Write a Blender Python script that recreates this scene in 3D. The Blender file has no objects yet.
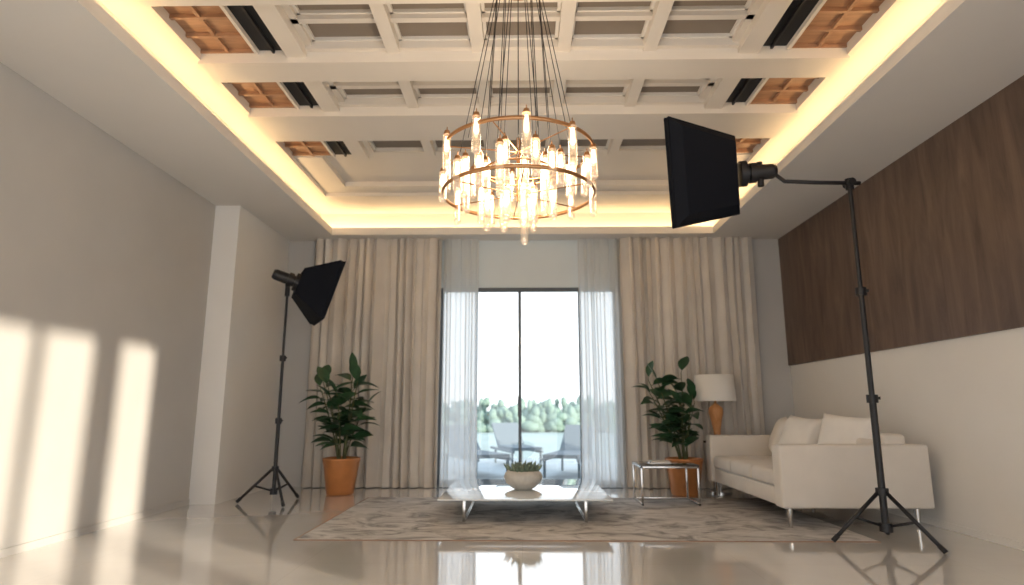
import bpy, bmesh, math, random
from mathutils import Vector, Matrix, Euler
random.seed(7)
sc = bpy.context.scene
PI = math.pi

# ------------------------------------------------------------------ materials
def newmat(name):
    m = bpy.data.materials.new(name); m.use_nodes = True
    nt = m.node_tree
    return m, nt, nt.nodes["Principled BSDF"]

def pmat(name, col, rough=0.5, metal=0.0, noise=0.0, nscale=8.0, bump=0.0, bscale=40.0, stretch=(1,1,1), **kw):
    m, nt, b = newmat(name)
    b.inputs["Base Color"].default_value = (*col, 1)
    b.inputs["Roughness"].default_value = rough
    b.inputs["Metallic"].default_value = metal
    for k, v in kw.items():
        b.inputs[k.replace("_", " ")].default_value = v
    tc = nt.nodes.new("ShaderNodeTexCoord"); mp = nt.nodes.new("ShaderNodeMapping")
    mp.inputs["Scale"].default_value = stretch
    nt.links.new(tc.outputs["Object"], mp.inputs["Vector"])
    if noise > 0:
        n = nt.nodes.new("ShaderNodeTexNoise"); n.inputs["Scale"].default_value = nscale
        n.inputs["Detail"].default_value = 6
        r = nt.nodes.new("ShaderNodeValToRGB")
        r.color_ramp.elements[0].position = 0.3; r.color_ramp.elements[1].position = 0.7
        r.color_ramp.elements[0].color = (*[c*(1-noise) for c in col], 1)
        r.color_ramp.elements[1].color = (*[min(1, c*(1+noise)) for c in col], 1)
        nt.links.new(mp.outputs[0], n.inputs["Vector"])
        nt.links.new(n.outputs["Fac"], r.inputs["Fac"])
        nt.links.new(r.outputs["Color"], b.inputs["Base Color"])
    if bump > 0:
        n2 = nt.nodes.new("ShaderNodeTexNoise"); n2.inputs["Scale"].default_value = bscale
        n2.inputs["Detail"].default_value = 4
        bp = nt.nodes.new("ShaderNodeBump"); bp.inputs["Strength"].default_value = bump
        bp.inputs["Distance"].default_value = 0.01
        nt.links.new(mp.outputs[0], n2.inputs["Vector"])
        nt.links.new(n2.outputs["Fac"], bp.inputs["Height"])
        nt.links.new(bp.outputs["Normal"], b.inputs["Normal"])
    return m

def emat(name, col, strength):
    m = bpy.data.materials.new(name); m.use_nodes = True
    nt = m.node_tree; nt.nodes.clear()
    o = nt.nodes.new("ShaderNodeOutputMaterial"); e = nt.nodes.new("ShaderNodeEmission")
    e.inputs["Color"].default_value = (*col, 1); e.inputs["Strength"].default_value = strength
    nt.links.new(e.outputs[0], o.inputs["Surface"])
    return m

def glassmat(name, tint=(1,1,1), refl=0.08, rough=0.02, glow=None):
    m = bpy.data.materials.new(name); m.use_nodes = True
    nt = m.node_tree; nt.nodes.clear()
    o = nt.nodes.new("ShaderNodeOutputMaterial"); mx = nt.nodes.new("ShaderNodeMixShader")
    t = nt.nodes.new("ShaderNodeBsdfTransparent"); g = nt.nodes.new("ShaderNodeBsdfGlossy")
    t.inputs["Color"].default_value = (*tint, 1); g.inputs["Roughness"].default_value = rough
    mx.inputs[0].default_value = refl
    nt.links.new(t.outputs[0], mx.inputs[1]); nt.links.new(g.outputs[0], mx.inputs[2])
    out = mx.outputs[0]
    if glow:
        e = nt.nodes.new("ShaderNodeEmission"); e.inputs["Color"].default_value = (*glow[0], 1); e.inputs["Strength"].default_value = glow[1]
        a = nt.nodes.new("ShaderNodeAddShader"); nt.links.new(out, a.inputs[0]); nt.links.new(e.outputs[0], a.inputs[1]); out = a.outputs[0]
    nt.links.new(out, o.inputs["Surface"])
    return m

def sheermat(name, col, transp, glow=None):
    m = bpy.data.materials.new(name); m.use_nodes = True
    nt = m.node_tree; nt.nodes.clear()
    o = nt.nodes.new("ShaderNodeOutputMaterial"); mx = nt.nodes.new("ShaderNodeMixShader"); m2 = nt.nodes.new("ShaderNodeMixShader")
    t = nt.nodes.new("ShaderNodeBsdfTransparent"); d = nt.nodes.new("ShaderNodeBsdfDiffuse"); tl = nt.nodes.new("ShaderNodeBsdfTranslucent")
    d.inputs["Color"].default_value = (*col, 1); tl.inputs["Color"].default_value = (*col, 1)
    m2.inputs[0].default_value = 0.60; mx.inputs[0].default_value = transp
    nt.links.new(d.outputs[0], m2.inputs[1]); nt.links.new(tl.outputs[0], m2.inputs[2])
    nt.links.new(m2.outputs[0], mx.inputs[1]); nt.links.new(t.outputs[0], mx.inputs[2])
    nt.links.new(mx.outputs[0], o.inputs["Surface"])
    return m

def woodmat(name, c1, c2, rough=0.5, stretch=(6, 6, 0.5), scale=2.0, bands=0.0):
    m, nt, b = newmat(name)
    tc = nt.nodes.new("ShaderNodeTexCoord"); mp = nt.nodes.new("ShaderNodeMapping")
    mp.inputs["Scale"].default_value = stretch
    n = nt.nodes.new("ShaderNodeTexNoise"); n.inputs["Scale"].default_value = scale
    n.inputs["Detail"].default_value = 8; n.inputs["Distortion"].default_value = 0.6
    n.inputs["Roughness"].default_value = 0.65
    r = nt.nodes.new("ShaderNodeValToRGB")
    r.color_ramp.elements[0].position = 0.3; r.color_ramp.elements[1].position = 0.7
    r.color_ramp.elements[0].color = (*c1, 1); r.color_ramp.elements[1].color = (*c2, 1)
    bp = nt.nodes.new("ShaderNodeBump"); bp.inputs["Strength"].default_value = 0.15; bp.inputs["Distance"].default_value = 0.01
    nt.links.new(tc.outputs["Object"], mp.inputs["Vector"]); nt.links.new(mp.outputs[0], n.inputs["Vector"])
    nt.links.new(n.outputs["Fac"], r.inputs["Fac"]); nt.links.new(r.outputs["Color"], b.inputs["Base Color"])
    nt.links.new(n.outputs["Fac"], bp.inputs["Height"]); nt.links.new(bp.outputs["Normal"], b.inputs["Normal"])
    b.inputs["Roughness"].default_value = rough
    return m

M = {}
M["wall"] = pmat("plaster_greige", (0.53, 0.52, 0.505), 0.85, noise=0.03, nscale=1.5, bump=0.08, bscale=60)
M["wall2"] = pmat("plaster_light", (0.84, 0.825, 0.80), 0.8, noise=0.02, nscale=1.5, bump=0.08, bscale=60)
M["transom"] = pmat("transom_bluegrey", (0.70, 0.77, 0.81), 0.7, noise=0.03, nscale=1.5)
M["ceil"] = pmat("ceiling_paint", (0.76, 0.73, 0.69), 0.85, noise=0.02, nscale=1.0)
M["beam"] = pmat("beam_paint", (0.74, 0.68, 0.61), 0.7, noise=0.02, nscale=2)
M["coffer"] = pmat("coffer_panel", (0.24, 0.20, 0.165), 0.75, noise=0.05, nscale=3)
M["timber"] = woodmat("timber_panel", (0.30, 0.16, 0.09), (0.48, 0.27, 0.155), 0.55, (1, 8, 8), 2.5)
M["black"] = pmat("black_slot", (0.01, 0.01, 0.012), 0.6)
M["led"] = emat("led_warm", (1.0, 0.68, 0.34), 30)
M["wood"] = woodmat("walnut_veneer", (0.080, 0.050, 0.037), (0.19, 0.125, 0.092), 0.5, (3, 3, 0.45), 2.2)
M["curtain"] = pmat("linen_curtain", (0.71, 0.66, 0.60), 0.95, noise=0.05, nscale=3, bump=0.2, bscale=250, Sheen_Weight=0.2)
M["sheer"] = sheermat("sheer_voile", (0.94, 0.95, 0.95), 0.28)
M["frame"] = pmat("window_frame", (0.10, 0.115, 0.13), 0.4, 0.3)
M["glass"] = glassmat("window_glass", (0.97, 0.99, 1.0), 0.05)
M["chrome"] = pmat("brushed_chrome", (0.62, 0.60, 0.58), 0.2, 1.0)
M["brass"] = pmat("copper_brass", (0.50, 0.27, 0.13), 0.28, 1.0)
M["tube"] = glassmat("tube_glass", (0.95, 0.91, 0.86), 0.25, 0.1, ((1.0, 0.80, 0.55), 0.18))
M["bulb"] = emat("bulb_glow", (1.0, 0.80, 0.52), 8)
M["fabric"] = pmat("sofa_fabric", (0.72, 0.67, 0.61), 0.9, noise=0.03, nscale=5, bump=0.15, bscale=200, Sheen_Weight=0.2)
M["pillow"] = pmat("pillow_fabric", (0.84, 0.81, 0.77), 0.95, noise=0.03, nscale=6, bump=0.2, bscale=150)
M["rubber"] = pmat("black_metal", (0.010, 0.010, 0.013), 0.45)
M["nylon"] = pmat("black_nylon", (0.006, 0.008, 0.014), 0.85, bump=0.1, bscale=100, Specular_IOR_Level=0.2)
M["diffuser"] = pmat("white_diffuser", (0.85, 0.85, 0.85), 0.8)
M["terra"] = pmat("copper_glaze", (0.52, 0.21, 0.07), 0.32, 0.25, noise=0.12, nscale=5)
M["soil"] = pmat("soil", (0.05, 0.035, 0.025), 0.95, bump=0.6, bscale=60)
M["stem"] = pmat("plant_stem", (0.11, 0.12, 0.05), 0.7)
M["leaf"] = pmat("leaf_green", (0.030, 0.085, 0.035), 0.42, noise=0.35, nscale=7)
M["shade"] = pmat("lamp_shade", (0.86, 0.84, 0.80), 0.9, bump=0.1, bscale=150)
M["lampwood"] = woodmat("orange_turned_wood", (0.50, 0.21, 0.07), (0.74, 0.38, 0.16), 0.35, (4, 4, 1), 3)
M["white"] = pmat("white_glass_top", (0.76, 0.79, 0.80), 0.03, Coat_Weight=1.0, Specular_IOR_Level=0.9)
M["ceramic"] = pmat("stone_ceramic", (0.62, 0.60, 0.56), 0.55, noise=0.08, nscale=20)
M["sage"] = pmat("succulent_sage", (0.20, 0.26, 0.19), 0.6, noise=0.3, nscale=12)
M["darkglass"] = pmat("smoked_glass_top", (0.10, 0.085, 0.075), 0.06)
M["book"] = pmat("magazine_cover", (0.55, 0.50, 0.44), 0.5)
M["patio"] = pmat("patio_stone", (0.42, 0.48, 0.51), 0.7, noise=0.06, nscale=2)
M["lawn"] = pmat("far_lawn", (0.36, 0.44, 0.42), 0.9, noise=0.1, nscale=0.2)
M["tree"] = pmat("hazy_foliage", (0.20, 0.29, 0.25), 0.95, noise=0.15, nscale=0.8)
M["lounger"] = pmat("lounger_fabric", (0.16, 0.20, 0.23), 0.8)

# floor
m, nt, b = newmat("polished_stone_floor")
tc = nt.nodes.new("ShaderNodeTexCoord")
br = nt.nodes.new("ShaderNodeTexBrick"); br.offset = 0.0
br.inputs["Scale"].default_value = 1.0; br.inputs["Brick Width"].default_value = 1.6; br.inputs["Row Height"].default_value = 1.6
br.inputs["Mortar Size"].default_value = 0.0015; br.inputs["Mortar Smooth"].default_value = 0.2
br.inputs["Color1"].default_value = (0.71, 0.69, 0.665, 1); br.inputs["Color2"].default_value = (0.72, 0.70, 0.675, 1)
br.inputs["Mortar"].default_value = (0.60, 0.58, 0.55, 1)
ns = nt.nodes.new("ShaderNodeTexNoise"); ns.inputs["Scale"].default_value = 1.3; ns.inputs["Detail"].default_value = 8; ns.inputs["Distortion"].default_value = 1.0
mx = nt.nodes.new("ShaderNodeMix"); mx.data_type = 'RGBA'; mx.blend_type = 'MULTIPLY'; mx.inputs["Factor"].default_value = 0.22
rp = nt.nodes.new("ShaderNodeValToRGB"); rp.color_ramp.elements[0].position = 0.35; rp.color_ramp.elements[0].color = (0.78, 0.77, 0.76, 1); rp.color_ramp.elements[1].position = 0.65
nt.links.new(tc.outputs["Object"], br.inputs["Vector"]); nt.links.new(tc.outputs["Object"], ns.inputs["Vector"])
nt.links.new(ns.outputs["Fac"], rp.inputs["Fac"])
nt.links.new(br.outputs["Color"], mx.inputs["A"]); nt.links.new(rp.outputs["Color"], mx.inputs["B"])
nt.links.new(mx.outputs["Result"], b.inputs["Base Color"])
b.inputs["Roughness"].default_value = 0.07
b.inputs["Specular IOR Level"].default_value = 0.8
b.inputs["Coat Weight"].default_value = 0.8
b.inputs["Coat Roughness"].default_value = 0.05
b.inputs["Coat IOR"].default_value = 1.7
M["floor"] = m

# rug
m, nt, b = newmat("abstract_rug")
tc = nt.nodes.new("ShaderNodeTexCoord"); mp = nt.nodes.new("ShaderNodeMapping"); mp.inputs["Scale"].default_value = (0.9, 1.4, 1); mp.inputs["Rotation"].default_value = (0, 0, 0.5)
ns = nt.nodes.new("ShaderNodeTexNoise"); ns.inputs["Scale"].default_value = 2.4; ns.inputs["Detail"].default_value = 9; ns.inputs["Distortion"].default_value = 1.6; ns.inputs["Roughness"].default_value = 0.65
rp = nt.nodes.new("ShaderNodeValToRGB")
rp.color_ramp.elements[0].position = 0.38; rp.color_ramp.elements[0].color = (0.27, 0.26, 0.25, 1)
rp.color_ramp.elements[1].position = 0.58; rp.color_ramp.elements[1].color = (0.62, 0.595, 0.57, 1)
e = rp.color_ramp.elements.new(0.47); e.color = (0.48, 0.46, 0.44, 1)
n2 = nt.nodes.new("ShaderNodeTexNoise"); n2.inputs["Scale"].default_value = 180
bp = nt.nodes.new("ShaderNodeBump"); bp.inputs["Strength"].default_value = 0.5; bp.inputs["Distance"].default_value = 0.01
nt.links.new(tc.outputs["Object"], mp.inputs["Vector"]); nt.links.new(mp.outputs[0], ns.inputs["Vector"]); nt.links.new(ns.outputs["Fac"], rp.inputs["Fac"])
nt.links.new(rp.outputs["Color"], b.inputs["Base Color"]); nt.links.new(tc.outputs["Object"], n2.inputs["Vector"]); nt.links.new(n2.outputs["Fac"], bp.inputs["Height"]); nt.links.new(bp.outputs["Normal"], b.inputs["Normal"])
b.inputs["Roughness"].default_value = 0.95
M["rug"] = m
M["rugedge"] = pmat("rug_binding", (0.30, 0.20, 0.15), 0.9)

# ------------------------------------------------------------------ mesh builder
class MB:
    def __init__(s): s.v = []; s.f = []; s.m = []; s.sm = []; s.mats = []
    def mi(s, mat):
        if mat not in s.mats: s.mats.append(mat)
        return s.mats.index(mat)
    def add(s, vs, fs, mat, smooth=False, mtx=None):
        o = len(s.v); i = s.mi(mat)
        for v in vs:
            v = Vector(v)
            s.v.append(mtx @ v if mtx else v)
        for f in fs:
            s.f.append([o + k for k in f]); s.m.append(i); s.sm.append(smooth)
    def box(s, x0, x1, y0, y1, z0, z1, mat, mtx=None):
        vs = [(x0,y0,z0),(x1,y0,z0),(x1,y1,z0),(x0,y1,z0),(x0,y0,z1),(x1,y0,z1),(x1,y1,z1),(x0,y1,z1)]
        fs = [(3,2,1,0),(4,5,6,7),(0,1,5,4),(1,2,6,5),(2,3,7,6),(3,0,4,7)]
        s.add(vs, fs, mat, False, mtx)
    def rbox(s, x0, x1, y0, y1, z0, z1, r, mat, seg=3, mtx=None):
        bm = bmesh.new(); bmesh.ops.create_cube(bm, size=1)
        for v in bm.verts:
            v.co = Vector(((x0+x1)/2 + v.co.x*(x1-x0), (y0+y1)/2 + v.co.y*(y1-y0), (z0+z1)/2 + v.co.z*(z1-z0)))
        bmesh.ops.bevel(bm, geom=bm.edges[:], offset=r, segments=seg, profile=0.5, affect='EDGES')
        bm.verts.index_update()
        s.add([v.co.copy() for v in bm.verts], [[v.index for v in f.verts] for f in bm.faces], mat, True, mtx)
        bm.free()
    def cyl(s, p0, p1, r0, r1, mat, seg=16, cap=True, smooth=True):
        p0 = Vector(p0); p1 = Vector(p1); d = (p1-p0).normalized()
        q = d.to_track_quat('Z', 'Y').to_matrix()
        vs = []; fs = []
        for p, r in ((p0, r0), (p1, r1)):
            for i in range(seg):
                a = 2*PI*i/seg
                vs.append(p + q @ Vector((r*math.cos(a), r*math.sin(a), 0)))
        for i in range(seg):
            j = (i+1) % seg; fs.append((i, j, seg+j, seg+i))
        s.add(vs, fs, mat, smooth)
        if cap:
            s.add(vs, [tuple(range(seg-1, -1, -1)), tuple(range(seg, 2*seg))], mat, False)
    def tube(s, pts, r, mat, seg=8):
        pts = [Vector(p) for p in pts]; n = len(pts); vs = []; fs = []
        rs = r if isinstance(r, list) else [r]*n
        for k, p in enumerate(pts):
            d = (pts[min(k+1, n-1)] - pts[max(k-1, 0)]).normalized()
            up = Vector((0,0,1)) if abs(d.z) < 0.95 else Vector((1,0,0))
            a = d.cross(up).normalized(); b2 = d.cross(a).normalized()
            for i in range(seg):
                t = 2*PI*i/seg; vs.append(p + rs[k]*(a*math.cos(t) + b2*math.sin(t)))
        for k in range(n-1):
            for i in range(seg):
                j = (i+1) % seg; fs.append((k*seg+i, k*seg+j, (k+1)*seg+j, (k+1)*seg+i))
        fs.append(tuple(range(seg-1, -1, -1))); fs.append(tuple(range((n-1)*seg, n*seg)))
        s.add(vs, fs, mat, True)
    def lathe(s, prof, c, mat, seg=40):
        vs = []; fs = []
        for r, z in prof:
            for i in range(seg):
                a = 2*PI*i/seg; vs.append((c[0]+r*math.cos(a), c[1]+r*math.sin(a), c[2]+z))
        for k in range(len(prof)-1):
            for i in range(seg):
                j = (i+1) % seg; fs.append((k*seg+i, k*seg+j, (k+1)*seg+j, (k+1)*seg+i))
        s.add(vs, fs, mat, True)
    def torus(s, c, R, r, mat, seg=64, ts=10, flat=1.0):
        vs = []; fs = []
        for i in range(seg):
            a = 2*PI*i/seg
            for j in range(ts):
                t = 2*PI*j/ts
                rr = R + r*math.cos(t); vs.append((c[0]+rr*math.cos(a), c[1]+rr*math.sin(a), c[2]+r*flat*math.sin(t)))
        for i in range(seg):
            for j in range(ts):
                i2 = (i+1) % seg; j2 = (j+1) % ts
                fs.append((i*ts+j, i2*ts+j, i2*ts+j2, i*ts+j2))
        s.add(vs, fs, mat, True)
    def superell(s, c, h, p, mat, mtx=None, nu=32, nv=18, pz=None):
        pz = pz or p
        def sp(w, e): return math.copysign(abs(w)**e, w)
        vs = []; fs = []
        for k in range(nv+1):
            ph = -PI/2 + PI*k/nv
            for i in range(nu):
                th = 2*PI*i/nu
                vs.append(Vector((h[0]*sp(math.cos(ph), pz)*sp(math.cos(th), p), h[1]*sp(math.cos(ph), pz)*sp(math.sin(th), p), h[2]*sp(math.sin(ph), pz))))
        for k in range(nv):
            for i in range(nu):
                j = (i+1) % nu; fs.append((k*nu+i, k*nu+j, (k+1)*nu+j, (k+1)*nu+i))
        mt = Matrix.Translation(c) @ (mtx or Matrix.Identity(4))
        s.add(vs, fs, mat, True, mt)
    def pillow(s, c, hw, hh, th, mat, mtx):
        N = 16; vs = []; fs = []
        for sgn in (-1, 1):
            for i in range(N+1):
                for j in range(N+1):
                    u = -1+2*i/N; v = -1+2*j/N
                    t = ((1-u**4)*(1-v**4))**0.55
                    pin = 1 - 0.08*((1-u*u)*abs(v)**4 + (1-v*v)*abs(u)**4)
                    vs.append(Vector((sgn*th*t, hw*u*pin, hh*v*pin)))
        o = (N+1)**2
        for i in range(N):
            for j in range(N):
                a = i*(N+1)+j
                fs.append((a, a+1, a+N+2, a+N+1)); fs.append((o+a, o+a+N+1, o+a+N+2, o+a+1))
        s.add(vs, fs, mat, True, Matrix.Translation(c) @ mtx)
    def finish(s, name):
        me = bpy.data.meshes.new(name); me.from_pydata([tuple(v) for v in s.v], [], s.f)
        for k in s.mats: me.materials.append(M[k])
        me.polygons.foreach_set("material_index", s.m); me.polygons.foreach_set("use_smooth", s.sm)
        me.update()
        ob = bpy.data.objects.new(name, me); sc.collection.objects.link(ob)
        return ob

CZ = 3.70
XL, XR, YB = -3.96, 4.0, 9.35
YF = -3.0

# ------------------------------------------------------------------ room shell
b = MB(); b.box(XL-0.1, XR+0.1, YF-0.1, YB+0.1, -0.12, 0, "floor"); b.finish("floor")
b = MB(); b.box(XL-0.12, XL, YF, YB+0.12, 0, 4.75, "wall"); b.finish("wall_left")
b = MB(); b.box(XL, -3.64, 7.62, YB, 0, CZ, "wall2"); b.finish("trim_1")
b = MB()
wins = [(-2.40, -1.43), (-1.37, -0.70), (-0.36, 0.26)]
ys = [YF] + [y for w in wins for y in w] + [YB+0.12]
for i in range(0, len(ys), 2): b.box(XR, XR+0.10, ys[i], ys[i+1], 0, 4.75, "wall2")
for w in wins:
    b.box(XR, XR+0.10, w[0], w[1], 0, 0.9, "wall2"); b.box(XR, XR+0.10, w[0], w[1], 3.2, 4.75, "wall2")
b.finish("wall_right")
b = MB(); y = 0.9
while y < YB-0.1:
    y2 = min(y+1.22, YB); b.box(XR-0.03, XR, y+0.001, y2-0.001, 1.75, CZ, "wood"); y = y2
b.finish("wall_panel_walnut")
OX0, OX1, OZ = -1.25, 1.45, 2.95
b = MB()
b.box(XL, OX0, YB, YB+0.12, 0, 4.75, "wall"); b.box(OX1, XR, YB, YB+0.12, 0, 4.75, "wall"); b.box(OX0, OX1, YB, YB+0.12, OZ, 4.75, "transom")
b.finish("wall_back")
b = MB()
b.box(XL, XR, YF-0.12, YF, 3.4, 4.75, "wall"); 
for x in (XL, -1.4, 1.2, XR-0.25): b.box(x, x+0.25, YF-0.12, YF, 0, 3.4, "wall")
b.finish("wall_rear")

# window
b = MB(); y0, y1 = YB+0.02, YB+0.08
def fr(x0, x1, z0, z1): b.box(x0, x1, y0, y1, z0, z1, "frame")
fr(OX0, OX1, OZ-0.06, OZ); fr(OX0, OX1, 0, 0.10)
for x, wd in ((OX0, 0.06), (-0.72, 0.05), (-0.055, 0.045), (0.86, 0.05), (OX1-0.06, 0.06)): fr(x, x+wd, 0.10, OZ-0.06)
b.box(OX0+0.03, OX1-0.03, YB+0.045, YB+0.052, 0.08, OZ-0.05, "glass")
b.box(-0.065, -0.04, YB-0.01, YB+0.02, 1.0, 1.3, "frame")
b.finish("window_1")

# ------------------------------------------------------------------ ceiling
TX, TY0, TY1 = 2.87, 1.0, 9.0
cx, cy0, cy1 = 3.14, 0.74, 9.24
b = MB()
z0, z1 = CZ, CZ+0.11
b.box(XL, -TX, YF, YB, z0, z1, "ceil"); b.box(TX, XR, YF, YB, z0, z1, "ceil")
b.box(-TX, TX, YF, TY0, z0, z1, "ceil"); b.box(-TX, TX, TY1, YB, z0, z1, "ceil")
for (a, c, d, e2) in ((XL, -cx, YF, YB), (cx, XR, YF, YB), (-cx, cx, YF, cy0), (-cx, cx, cy1, YB)):
    b.box(a, c, d, e2, z1, 4.70, "ceil")
UZ = 4.10
b.box(-cx, -2.80, cy0, cy1, UZ, 4.70, "beam"); b.box(2.80, cx, cy0, cy1, UZ, 4.70, "beam")
b.box(-2.80, 2.80, 8.40, cy1, UZ, 4.70, "beam"); b.box(-2.80, 2.80, cy0, 1.6, UZ, 4.70, "beam")
b.box(-2.80, 2.80, 7.15, 8.40, UZ+0.12, 4.70, "beam")
b.box(-2.80, -2.45, 7.15, 8.40, UZ+0.05, UZ+0.12, "beam"); b.box(2.45, 2.80, 7.15, 8.40, UZ+0.05, UZ+0.12, "beam")
b.box(-2.45, 2.45, 8.15, 8.40, UZ+0.05, UZ+0.12, "beam")
b.box(XL, XR, YF, YB, 4.70, 4.76, "ceil")
b.finish("ceiling")

# coffers
b = MB(); PZ = 4.27
b.box(-1.87, 1.87, 1.6, 7.15, PZ, 4.60, "coffer")
for s in (-1, 1):
    xa, xb = sorted((s*2.32, s*2.80)); b.box(xa, xb, 1.6, 7.15, 4.20, 4.60, "timber")
    y = 1.7
    while y < 7.1:
        b.box(xa, xb, y, y+0.03, 4.165, 4.20, "timber"); y += 0.245
    xa, xb = sorted((s*2.55, s*2.58)); b.box(xa, xb, 1.6, 7.15, 4.17, 4.20, "timber")
    xa, xb = sorted((s*2.04, s*2.29)); b.box(xa, xb, 1.6, 7.15, 4.19, 4.60, "black")
    xa, xb = sorted((s*2.29, s*2.32)); b.box(xa, xb, 1.6, 7.15, 4.15, 4.60, "beam")
    xa, xb = sorted((s*1.87, s*2.04)); b.box(xa, xb, 1.6, 7.15, 4.12, 4.60, "beam")
    xa, xb = sorted((s*1.81, s*1.87)); b.box(xa, xb, 1.6, 7.15, 4.20, 4.60, "beam")
    xa, xb = sorted((s*2.15, s*2.17)); b.box(xa, xb, 1.6, 7.15, 4.16, 4.19, "rubber")
beams = [(1.6, 1.9), (2.75, 3.0), (3.70, 4.12), (4.90, 5.22), (5.90, 6.50)]
for (ya, yb) in beams:
    b.box(-2.82, 2.82, ya, yb, 4.07, 4.50, "beam")
    b.box(-1.87, 1.87, ya-0.05, yb+0.05, 4.17, 4.50, "beam")
gaps = [(1.9, 2.75), (3.0, 3.70), (4.12, 4.90), (5.22, 5.90), (6.50, 7.15)]
for (ya, yb) in gaps:
    for x in (-1.11, -0.37, 0.37, 1.11):
        b.box(x-0.055, x+0.055, ya, yb, 4.15, PZ+0.1, "beam")
    ym = (ya+yb)/2; two = yb-ya > 0.66
    if two: b.box(-1.87, 1.87, ym-0.03, ym+0.03, 4.20, PZ+0.1, "beam")
    for x0_, x1_ in ((-1.81, -1.165), (-1.055, -0.425), (-0.315, 0.315), (0.425, 1.055), (1.165, 1.81)):
        cells = ((ya+0.05, ym-0.03), (ym+0.03, yb-0.05)) if two else ((ya+0.05, yb),)
        for (p, q) in cells:
            b.box(x0_, x1_, p, p+0.02, PZ-0.03, PZ, "ceil"); b.box(x0_, x1_, q-0.02, q, PZ-0.03, PZ, "ceil")
            b.box(x0_, x0_+0.025, p, q, PZ-0.03, PZ, "ceil"); b.box(x1_-0.025, x1_, p, q, PZ-0.03, PZ, "ceil")
b.finish("ceiling_coffers")
b = MB(); zs = z1+0.012
for s in (-1, 1):
    xa, xb = sorted((s*3.02, s*3.06)); b.box(xa, xb, cy0+0.1, cy1-0.1, z1, zs, "led")
b.box(-3.0, 3.0, 9.13, 9.17, z1, zs, "led")
b.box(-3.0, 3.0, 0.82, 0.86, z1, zs, "led")
b.finish("cove_led_strip")

# baseboards
b = MB(); b.box(XL, XL+0.015, YF, 7.62, 0, 0.06, "wall"); b.finish("baseboard_left")
b = MB(); b.box(XR-0.015, XR, YF, YB, 0, 0.06, "wall2"); b.finish("baseboard_right")

# ------------------------------------------------------------------ curtains
def curtain(name, x0, x1, yc, amp, pleat, mat, seed, ztop=CZ-0.003, zbot=0.01, xw=0.022):
    n = int((x1-x0)/pleat*16); nz = 14
    ph = [0.0]
    for i in range(n):
        ph.append(ph[-1] + 2*PI/16*(1+0.35*math.sin(i*0.09+seed)+0.2*math.sin(i*0.31+seed*2)))
    vs = []; fs = []
    for k in range(nz+1):
        t = k/nz; z = zbot + (ztop-zbot)*t
        for i in range(n+1):
            a = amp*(0.8+0.2*math.sin(i*0.13+seed))*(1.0 - 0.15*t)
            x = x0+(x1-x0)*i/n + xw*math.sin(ph[i]*2+1.0) + 0.008*math.sin(3*t+i*0.05)
            x = min(max(x, x0), x1)
            y = yc + a*math.sin(ph[i]+0.12*math.sin(4*t+i*0.03)) + 0.18*a*math.sin(2.3*ph[i]+seed)
            vs.append((x, y, z))
    for k in range(nz):
        for i in range(n):
            o = k*(n+1)+i; fs.append((o, o+1, o+n+2, o+n+1))
    b = MB(); b.add(vs, fs, mat, True); return b.finish(name)
curtain("drape_curtain", -3.20, -1.22, 9.215, 0.085, 0.155, "curtain", 1)
curtain("drape_curtain.001", 1.47, 3.56, 9.215, 0.085, 0.155, "curtain", 4)
curtain("sheer_curtain", -1.21, -0.66, 9.26, 0.032, 0.12, "sheer", 2)
curtain("sheer_curtain.001", 0.84, 1.46, 9.26, 0.032, 0.12, "sheer", 5)

# ------------------------------------------------------------------ rug
RZ = 0.008
b = MB(); b.rbox(-1.95, 3.02, 5.6, 8.22, 0.0, RZ, 0.003, "rug", 2)
b.box(-1.955, 3.025, 5.585, 5.60, 0, RZ, "rugedge"); b.box(-1.965, -1.95, 5.585, 8.22, 0, RZ, "rugedge"); b.finish("area_rug")

# ------------------------------------------------------------------ coffee table
b = MB()
b.rbox(-0.83, 0.88, 6.30, 8.10, 0.230, 0.245, 0.005, "white", 3)
for s, x in ((-1, -0.58), (1, 0.63)):
    for y in (6.46, 7.94):
        b.rbox(x-0.016, x+0.016, y-0.016, y+0.016, RZ, 0.229, 0.004, "chrome", 2)
    b.rbox(x-0.016, x+0.016, 6.46, 7.94, RZ, RZ+0.022, 0.004, "chrome", 2)
    b.rbox(x-0.016, x+0.016, 6.46, 7.94, 0.208, 0.229, 0.004, "chrome", 2)
b.rbox(-0.58, 0.63, 6.45, 6.475, 0.208, 0.229, 0.004, "chrome", 2); b.rbox(-0.58, 0.63, 7.925, 7.95, 0.208, 0.229, 0.004, "chrome", 2)
b.finish("coffee_table")
b = MB(); c = (0.01, 7.1, 0.245)
b.lathe([(0.0, 0.0), (0.09, 0.0), (0.13, 0.02), (0.195, 0.08), (0.215, 0.13), (0.20, 0.175), (0.165, 0.20), (0.15, 0.195), (0.15, 0.17), (0.0, 0.16)], c, "ceramic", 40)
rn = random.Random(5)
for i in range(60):
    a = rn.uniform(0, 2*PI); r = rn.uniform(0.0, 0.13); l = rn.uniform(0.07, 0.14)
    p = Vector((c[0]+r*math.cos(a), c[1]+r*math.sin(a), c[2]+0.17))
    d = Vector((math.cos(a)*(0.3+r*7), math.sin(a)*(0.3+r*7), 1.0)).normalized()
    b.tube([p, p+d*l*0.4, p+d*l*0.8+Vector((0,0,0.01)), p+d*l+Vector((0,0,0.02))], [0.008, 0.016, 0.012, 0.002], "sage", 6)
b.finish("succulent_bowl")

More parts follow.
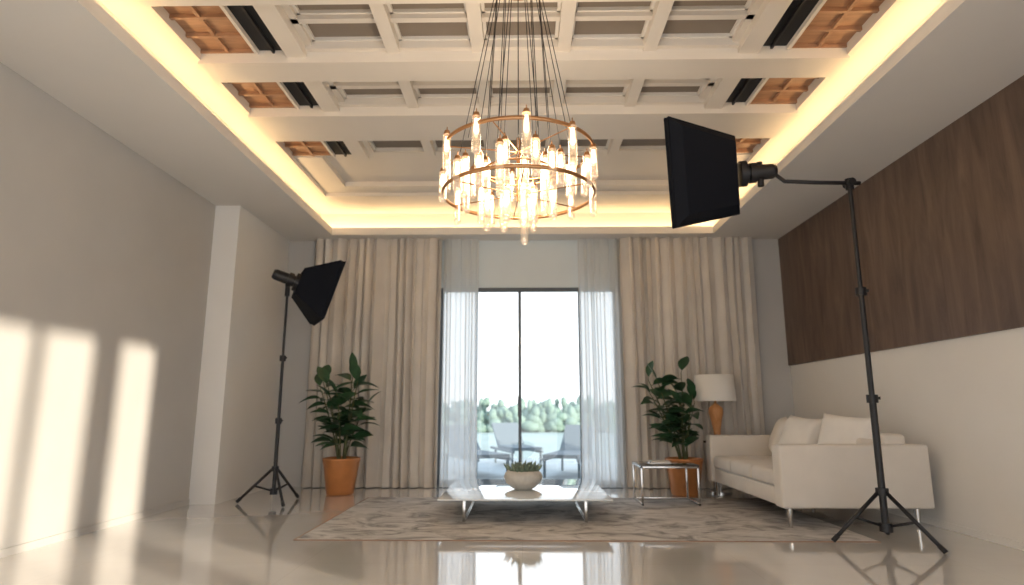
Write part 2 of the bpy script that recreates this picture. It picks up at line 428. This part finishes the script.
# ------------------------------------------------------------------ side table
b = MB(); x0, x1, y0, y1 = 1.40, 2.06, 7.56, 8.10; H = 0.45
def barf(a, q=0.012):
    b.rbox(min(a[0],a[3])-q, max(a[0],a[3])+q, min(a[1],a[4])-q, max(a[1],a[4])+q, min(a[2],a[5]), max(a[2],a[5]), 0.003, "chrome", 2)
for x in (x0, x1):
    for y in (y0, y1): barf((x, y, RZ, x, y, H))
    for z in (RZ, H-0.024): barf((x, y0, z, x, y1, z+0.024))
for y in (y0, y1): barf((x0, y, H-0.024, x1, y, H))
barf((x0, y1, RZ, x1, y1, RZ+0.024))
b.rbox(x0-0.015, x1+0.015, y0-0.015, y1+0.015, H, H+0.016, 0.004, "darkglass", 2)
b.rbox(1.52, 1.78, 7.68, 7.88, H+0.016, H+0.034, 0.004, "white", 2); b.rbox(1.55, 1.77, 7.70, 7.86, H+0.034, H+0.05, 0.004, "book", 2)
b.finish("side_table")

# ------------------------------------------------------------------ sofa
b = MB()
sx0, sx1, sy0, sy1 = 2.44, 3.86, 6.12, 8.52
b.rbox(sx0+0.04, sx1-0.06, sy0+0.16, sy1-0.16, 0.19, 0.36, 0.02, "fabric")
b.rbox(sx0, sx1, sy0, sy0+0.19, 0.19, 0.775, 0.025, "fabric", 4)
b.rbox(sx0, sx1, sy1-0.19, sy1, 0.19, 0.775, 0.025, "fabric", 4)
b.rbox(sx1-0.36, sx1-0.14, sy0+0.10, sy1-0.10, 0.22, 0.87, 0.04, "fabric", 4)
n = 3; L = (sy1-sy0-0.38)/n
for i in range(n):
    ya = sy0+0.19+i*L
    b.rbox(sx0+0.02, sx1-0.42, ya+0.006, ya+L-0.006, 0.36, 0.52, 0.05, "fabric", 5)
    b.superell((sx1-0.42, ya+L/2, 0.66), (0.13, L/2-0.01, 0.17), 0.35, "fabric", Matrix.Rotation(0.12, 4, 'Y'))
for (yy, xx, zz, rz, ry, s_) in ((6.62, 3.33, 0.79, 0.55, 0.35, 0.30), (7.30, 3.17, 0.78, 0.3, 0.42, 0.29), (7.95, 3.22, 0.77, -0.25, 0.4, 0.27)):
    b.pillow((xx, yy, zz), s_, s_*0.92, 0.11, "pillow", Matrix.Rotation(rz, 4, 'Z') @ Matrix.Rotation(ry, 4, 'Y') @ Matrix.Rotation(0.08, 4, 'X'))
for x in (sx0+0.10, sx1-0.12):
    for y in (sy0+0.10, sy1-0.10):
        b.cyl((x, y, 0.19), (x, y, RZ), 0.028, 0.02, "chrome", 16)
b.finish("sofa")

# ------------------------------------------------------------------ plants
def leaf(b, base, d, L, W, droop, rnd):
    d = d.normalized(); side = d.cross(Vector((0,0,1)))
    side = side.normalized() if side.length > 0.01 else Vector((1,0,0))
    roll = rnd.uniform(-0.6, 0.6); nrm = side.cross(d).normalized()
    side = (side*math.cos(roll) + nrm*math.sin(roll)).normalized(); nrm = side.cross(d).normalized()
    vs = []; fs = []; N = 8
    for k in range(N+1):
        t = k/N; w = W*(max(0.0, math.sin(PI*min(1, t)))**0.75)*(1.1-0.4*t)
        w = max(w, 0.003)
        c = base + d*L*t - Vector((0,0,1))*droop*L*t*t
        for q in (c - side*w + nrm*w*0.3, c, c + side*w + nrm*w*0.3):
            q.y = min(q.y, 8.98); vs.append(q)
    for k in range(N):
        o = k*3; fs += [(o, o+1, o+4, o+3), (o+1, o+2, o+5, o+4)]
    b.add(vs, fs, "leaf", True)

def plant(name, x, y, lean, seed, nst=6, top=1.62, cut=None, z0=0.0, spread=1.0):
    rnd = random.Random(seed); b = MB()
    b.lathe([(0.0, 0.0), (0.165, 0.0), (0.18, 0.02), (0.235, 0.40), (0.25, 0.45), (0.25, 0.47), (0.235, 0.475), (0.225, 0.46), (0.22, 0.42)], (x, y, z0), "terra", 40)
    b.lathe([(0.0, 0.43), (0.223, 0.425)], (x, y, z0), "soil", 24)
    for s in range(nst):
        a = 2*PI*s/nst + rnd.uniform(-0.3, 0.3)
        h = (top-0.43)*rnd.uniform(0.50, 0.80) if s else (top-0.43)*0.84
        out = spread*rnd.uniform(0.14, 0.30) if s else 0.03
        pts = []
        for k in range(9):
            t = k/8
            pts.append(Vector((x+0.05*math.cos(a)+out*math.cos(a)*t**1.3+lean*t, y+0.05*math.sin(a)+out*0.45*math.sin(a)*t**1.3, z0+0.43+h*t)))
        b.tube(pts, [0.013*(1-0.6*k/8) for k in range(9)], "stem", 7)
        nl = 11
        for q in range(nl):
            t = 0.25+0.75*q/(nl-1); k = min(7, int(t*8)); p = pts[k].lerp(pts[k+1], t*8-k)
            az = q*2.4 + a + rnd.uniform(-0.4, 0.4)
            el = rnd.uniform(0.10, 0.5) + (0.6 if q == nl-1 else 0)
            d = Vector((math.cos(az)*math.cos(el), 0.6*math.sin(az)*math.cos(el), math.sin(el)))
            Lf = rnd.uniform(0.26, 0.37)
            e = p + d*(Lf+0.06)
            if e.y > 8.94: d.y = -abs(d.y)*0.3
            if cut and (p + d*(Lf+0.06)).x > cut: d.x = -abs(d.x)*rnd.uniform(0.5, 1.0)
            p2 = p + d*0.05
            b.tube([p, p2], 0.004, "stem", 5)
            leaf(b, p2, d, Lf, rnd.uniform(0.07, 0.095), rnd.uniform(0.1, 0.45), rnd)
    return b.finish(name)
plant("potted_plant", -2.42, 8.54, 0.02, 3, 8, 1.78, spread=1.5)
plant("potted_plant.001", 2.14, 8.52, -0.06, 11, 8, 1.82, cut=2.38, spread=1.3)

# ------------------------------------------------------------------ table lamp on end table
b = MB(); lx, ly = 2.68, 8.78
b.cyl((lx, ly, 0.66), (lx, ly, 0.685), 0.19, 0.19, "darkglass", 40); 
b.cyl((lx, ly, 0.02), (lx, ly, 0.66), 0.02, 0.02, "chrome", 16); b.cyl((lx, ly, 0), (lx, ly, 0.02), 0.15, 0.15, "chrome", 32)
b.finish("end_table")
b = MB()
b.lathe([(0.0, 0.0), (0.085, 0.0), (0.09, 0.015), (0.055, 0.04), (0.045, 0.09), (0.055, 0.18), (0.075, 0.28), (0.10, 0.38), (0.095, 0.44), (0.05, 0.48), (0.025, 0.50), (0.015, 0.51), (0.015, 0.62)], (lx, ly, 0.685), "lampwood", 40)
b.lathe([(0.28, 1.22), (0.265, 1.58), (0.26, 1.58), (0.275, 1.22), (0.28, 1.22)], (lx, ly, 0), "shade", 48)
for k in range(3):
    a = k*2*PI/3; b.tube([(lx, ly, 1.53), (lx+0.262*math.cos(a), ly+0.262*math.sin(a), 1.56)], 0.004, "chrome", 5)
b.cyl((lx, ly, 1.3), (lx, ly, 1.54), 0.012, 0.012, "chrome", 8)
b.superell((lx, ly, 1.40), (0.035, 0.035, 0.05), 1.0, "diffuser")
b.finish("table_lamp")

# ------------------------------------------------------------------ studio lights
def strobe(b, tip, axis, hr):
    b.cyl(tip - axis*0.05, tip + axis*0.01, hr*1.6, hr*1.6, "rubber", 28)
    b.cyl(tip - axis*0.30, tip - axis*0.04, hr*0.92, hr, "rubber", 20)
    b.cyl(tip - axis*0.14, tip - axis*0.08, hr*1.25, hr*1.25, "rubber", 20)
    b.cyl(tip - axis*0.33, tip - axis*0.30, hr*0.7, hr*0.9, "rubber", 20)
def softbox(b, tip, axis, depth, half, r0, up=Vector((0,0,1)), roll=0.0, head=0.06):
    axis = axis.normalized(); s = axis.cross(up).normalized(); u = s.cross(axis).normalized()
    s2 = s*math.cos(roll)+u*math.sin(roll); u2 = -s*math.sin(roll)+u*math.cos(roll)
    ring = lambda c, h: [c + s2*a*h + u2*e*h for a, e in ((-1,-1),(1,-1),(1,1),(-1,1))]
    R = [ring(tip, r0), ring(tip+axis*depth, half), ring(tip+axis*(depth+0.05), half)]
    vs = [p for r in R for p in r]; fs = [(3,2,1,0)]
    for k in range(2):
        for i in range(4):
            j = (i+1) % 4; fs.append((k*4+i, k*4+j, k*4+4+j, k*4+4+i))
    b.add(vs, fs, "nylon")
    b.add(ring(tip+axis*(depth+0.02), half*0.97), [(0,1,2,3)], "diffuser")
    for i in range(4):
        b.tube([R[2][i], R[2][(i+1) % 4]], 0.010, "nylon", 6); b.tube([R[0][i], R[1][i]], 0.007, "nylon", 6)
        b.tube([R[0][i], R[0][(i+1) % 4]], 0.008, "nylon", 6)
    strobe(b, tip, axis, head)

def stand(b, x, y, H, feet_r, ang0, hub_z, zf=(0,0,0), r=0.019):
    b.cyl((x, y, 0.10), (x, y, H*0.38), r*1.25, r*1.25, "rubber", 14)
    b.cyl((x, y, H*0.38), (x, y, H*0.68), r, r, "rubber", 14)
    b.cyl((x, y, H*0.68), (x, y, H), r*0.8, r*0.8, "rubber", 14)
    for t in (0.38, 0.68):
        b.cyl((x, y, H*t-0.04), (x, y, H*t+0.03), r*2.0, r*2.0, "rubber", 14)
        b.cyl((x, y, H*t), (x+0.055, y-0.03, H*t), 0.010, 0.014, "rubber", 10)
    b.cyl((x, y, hub_z-0.03), (x, y, hub_z+0.03), r*2.2, r*2.2, "rubber", 14)
    b.cyl((x, y, 0.10), (x, y, 0.17), r*2.3, r*2.3, "rubber", 14)
    for k in range(3):
        a = ang0 + k*2*PI/3; f = Vector((x+feet_r*math.cos(a), y+feet_r*math.sin(a), zf[k]+0.018))
        top = Vector((x+0.03*math.cos(a), y+0.03*math.sin(a), hub_z))
        b.tube([top, f], 0.017, "rubber", 8)
        mid = top.lerp(f, 0.52); b.tube([(x+0.03*math.cos(a), y+0.03*math.sin(a), 0.145), mid], 0.012, "rubber", 6)
        d = (f-top).normalized(); b.tube([f-d*0.06, f], 0.021, "rubber", 8)

b = MB(); x, y, H = 3.045, 5.52, 3.16
stand(b, x, y, H, 0.45, PI, 0.42, (RZ, 0.0, 0.0), r=0.023)
b.cyl((x, y, H-0.05), (x, y, H+0.05), 0.036, 0.036, "rubber", 16)
b.cyl((x, y-0.06, H+0.01), (x, y+0.06, H+0.01), 0.034, 0.034, "rubber", 16)
BL, BR, TR, TL = Vector((1.43, 5.54, 2.76)), Vector((2.11, 5.80, 2.97)), Vector((2.06, 5.65, 3.70)), Vector((1.355, 5.35, 3.76))
nrm = (BR-BL).cross(TL-BL).normalized()
if nrm.y < 0: nrm = -nrm
cen = (BL+BR+TR+TL)/4
quad = [BL, BR, TR, TL]
back = [cen + (q-cen)*0.80 - nrm*0.10 for q in quad]; mid_ = quad; frt = [q + nrm*0.05 for q in quad]
b.add(back+mid_+frt, [(0,1,2,3)] + [(k*4+i, k*4+(i+1) % 4, k*4+4+(i+1) % 4, k*4+4+i) for k in range(2) for i in range(4)], "nylon")
b.add([cen + (q-cen)*0.97 + nrm*0.03 for q in quad], [(3,2,1,0)], "diffuser")
for i in range(4):
    b.tube([frt[i], frt[(i+1) % 4]], 0.010, "nylon", 6); b.tube([quad[i], quad[(i+1) % 4]], 0.009, "nylon", 6)
hd = Vector((-0.985, 0.12, -0.05)).normalized(); tipR = (BR+TR)/2 + Vector((0.01, -0.02, 0.0))
strobe(b, tipR - hd*0.02, hd, 0.078)
arm_end = tipR - hd*0.20 + Vector((0,0,-0.02))
b.tube([(x+0.10, y, H+0.01), (x-0.3, y+0.03, H+0.03), (x-0.55, y+0.10, H+0.07), tipR - hd*0.30], 0.019, "rubber", 10)
b.cyl(arm_end+Vector((0,0,-0.12)), arm_end+Vector((0,0,0.12)), 0.03, 0.03, "rubber", 12)
b.finish("boom_softbox_light")

b = MB(); x, y, H = -3.0, 7.75, 2.56
stand(b, x, y, H, 0.42, PI+0.12, 0.40)
b.cyl((x, y, H-0.03), (x, y, H+0.10), 0.03, 0.03, "rubber", 14)
axL = Vector((0.82, 0.42, -0.28)).normalized(); tipL = Vector((x+0.12, y+0.04, H+0.15))
softbox(b, tipL, axL, 0.36, 0.385, 0.17, roll=0.0, head=0.075)
b.finish("softbox_light")

# ------------------------------------------------------------------ chandelier
b = MB(); C = Vector((-0.02, 4.0, 0)); Z1, Z2 = 2.84, 2.53; R = 0.51
b.torus((C.x, C.y, Z1), R, 0.009, "brass", 96, 8, 1.6)
b.torus((C.x, C.y, Z2), R, 0.009, "brass", 96, 8, 1.6)
b.torus((C.x, C.y, Z2+0.16), 0.24, 0.006, "brass", 64, 8, 1.3)
for k in range(3):
    a = k*PI/3+0.2
    b.tube([(C.x-R*math.cos(a), C.y-R*math.sin(a), Z1), (C.x+R*math.cos(a), C.y+R*math.sin(a), Z1)], 0.004, "brass", 6)
    a += 0.4
    b.tube([(C.x-R*math.cos(a), C.y-R*math.sin(a), Z2), (C.x+R*math.cos(a), C.y+R*math.sin(a), Z2)], 0.004, "brass", 6)
b.cyl((C.x, C.y, Z2-0.05), (C.x, C.y, Z1+0.10), 0.014, 0.014, "brass", 12)
def tube_light(x, y, zt, L, r=0.028):
    b.cyl((x, y, zt-0.015), (x, y, zt+0.012), r*0.9, r*0.6, "brass", 14)
    b.cyl((x, y, zt-L), (x, y, zt-0.02), r, r, "tube", 16, cap=False)
    b.superell((x, y, zt-L), (r, r, r), 1.0, "tube", nu=14, nv=8)
    b.superell((x, y, zt-0.02), (r, r, r*0.6), 1.0, "tube", nu=14, nv=8)
    b.cyl((x, y, zt-L*0.45), (x, y, zt-0.03), r*0.62, r*0.45, "bulb", 10)
    b.superell((x, y, zt-L*0.45), (r*0.62, r*0.62, r*0.9), 1.0, "bulb", nu=10, nv=6)
    b.cyl((x, y, zt+0.01), (x, y, zt+0.04), 0.004, 0.003, "brass", 6)
rn = random.Random(3)
for k in range(20):
    a = 2*PI*k/20+0.1
    tube_light(C.x+R*math.cos(a), C.y+R*math.sin(a), (Z1+0.02 if k % 2 else Z2+0.14)+rn.uniform(-0.04, 0.05), rn.uniform(0.20, 0.27))
for k in range(12):
    a = 2*PI*k/12+0.3; r = 0.37
    tube_light(C.x+r*math.cos(a), C.y+r*math.sin(a), Z2+rn.uniform(0.02, 0.28), rn.uniform(0.20, 0.28))
for k in range(9):
    a = 2*PI*k/9; r = 0.23
    tube_light(C.x+r*math.cos(a), C.y+r*math.sin(a), Z2+rn.uniform(0.0, 0.26), rn.uniform(0.22, 0.30))
for k in range(5):
    a = 2*PI*k/5; r = 0.10
    tube_light(C.x+r*math.cos(a), C.y+r*math.sin(a), Z2+rn.uniform(0.02, 0.12), rn.uniform(0.20, 0.26), 0.032)
for k in range(20):
    a = 2*PI*k/20; r = (0.40, 0.24)[k % 2]
    zb = Z1 if k % 2 == 0 else Z2+0.16
    b.tube([(C.x+r*math.cos(a), C.y+r*math.sin(a), zb), (C.x+0.15*math.cos(a), 3.90+0.10*math.sin(a), 4.05)], 0.003, "rubber", 5)
b.cyl((C.x, 3.88, 4.035), (C.x, 3.88, 4.07), 0.17, 0.17, "brass", 40)
ch = b.finish("chandelier")

# ------------------------------------------------------------------ outdoors
b = MB(); b.box(-9, 9, YB+0.12, 15, -0.25, -0.03, "patio"); b.finish("patio_terrace")
b = MB(); b.box(-200, 200, 15, 400, -2.4, -2.2, "lawn"); b.finish("far_ground")
def lounger(name, x, y, rz):
    b = MB(); mt = Matrix.Translation((x, y, -0.03)) @ Matrix.Rotation(rz, 4, 'Z')
    for s in (-0.3, 0.3):
        b.box(s-0.02, s+0.02, -0.9, 0.9, 0.28, 0.33, "lounger", mt)
        for yy in (-0.8, 0.5): b.box(s-0.02, s+0.02, yy-0.02, yy+0.02, 0, 0.28, "lounger", mt)
    b.box(-0.3, 0.3, -0.9, 0.3, 0.33, 0.39, "lounger", mt)
    bk = mt @ Matrix.Translation((0, 0.3, 0.36)) @ Matrix.Rotation(0.7, 4, 'X')
    b.box(-0.3, 0.3, 0, 0.72, -0.03, 0.03, "lounger", bk)
    b.finish(name)
lounger("patio_lounger", -0.90, 11.6, 0.5); lounger("patio_lounger.001", 0.90, 11.6, -0.3); lounger("patio_lounger.002", -0.15, 13.6, 0.3)
b = MB(); rn = random.Random(9)
def blob(x, y, z, s, sz):
    bm = bmesh.new(); bmesh.ops.create_icosphere(bm, subdivisions=2, radius=1)
    for v in bm.verts: v.co *= rn.uniform(0.85, 1.12)
    bm.verts.index_update()
    mt = Matrix.Translation((x, y, z)) @ Matrix.Diagonal((s, s, sz, 1))
    b.add([v.co.copy() for v in bm.verts], [[v.index for v in f.verts] for f in bm.faces], "tree", True, mt); bm.free()
for i in range(230):
    x = rn.uniform(-26, 26); y = rn.uniform(95, 108); h = rn.uniform(1.8, 4.6)
    b.cyl((x, y, -2.2), (x, y, -2.2+h*0.7), 0.12, 0.08, "tree", 6)
    for q in range(4): blob(x+rn.uniform(-0.6, 0.6), y+rn.uniform(-0.6, 0.6), -2.2+h*(0.25+0.25*q), rn.uniform(0.9, 1.4)*(1.1-0.2*q), rn.uniform(0.7, 1.0))
b.finish("tree_line")

# ------------------------------------------------------------------ lights
w = bpy.data.worlds.new("World"); sc.world = w; w.use_nodes = True; nt = w.node_tree
bg = nt.nodes["Background"]
tc = nt.nodes.new("ShaderNodeTexCoord"); sep = nt.nodes.new("ShaderNodeSeparateXYZ"); rp = nt.nodes.new("ShaderNodeValToRGB")
rp.color_ramp.elements[0].position = 0.0; rp.color_ramp.elements[0].color = (1.0, 1.0, 1.0, 1)
rp.color_ramp.elements[1].position = 0.9; rp.color_ramp.elements[1].color = (0.60, 0.73, 0.88, 1)
e = rp.color_ramp.elements.new(0.3); e.color = (0.91, 0.955, 1.0, 1)
nt.links.new(tc.outputs["Generated"], sep.inputs[0]); nt.links.new(sep.outputs["Z"], rp.inputs["Fac"]); nt.links.new(rp.outputs["Color"], bg.inputs["Color"])
bg.inputs["Strength"].default_value = 3.2

sd = bpy.data.lights.new("sun", 'SUN'); sd.energy = 11; sd.angle = math.radians(1.1); sd.color = (1.0, 0.86, 0.68)
so = bpy.data.objects.new("sun", sd); sc.collection.objects.link(so)
dv = Vector((-1, 0.8, -0.18)); so.rotation_euler = dv.to_track_quat('-Z', 'Y').to_euler()

pl = bpy.data.lights.new("chandelier_glow", 'POINT'); pl.energy = 95; pl.shadow_soft_size = 0.25; pl.color = (1.0, 0.80, 0.57)
po = bpy.data.objects.new("chandelier_glow", pl); sc.collection.objects.link(po); po.location = (C.x, C.y, 2.75)
po.parent = ch

# ------------------------------------------------------------------ camera
cd = bpy.data.cameras.new("camera"); cam = bpy.data.objects.new("camera", cd); sc.collection.objects.link(cam)
cam.location = (0, 0, 1.1); cam.rotation_euler = (math.radians(90+10.73), 0, math.radians(0.92))
cd.sensor_width = 36; cd.lens = 36*620/1024
cd.dof.use_dof = True; cd.dof.focus_distance = 4.4; cd.dof.aperture_fstop = 1.2
sc.camera = cam
sc.view_settings.view_transform = 'Standard'
sc.view_settings.exposure = -0.58
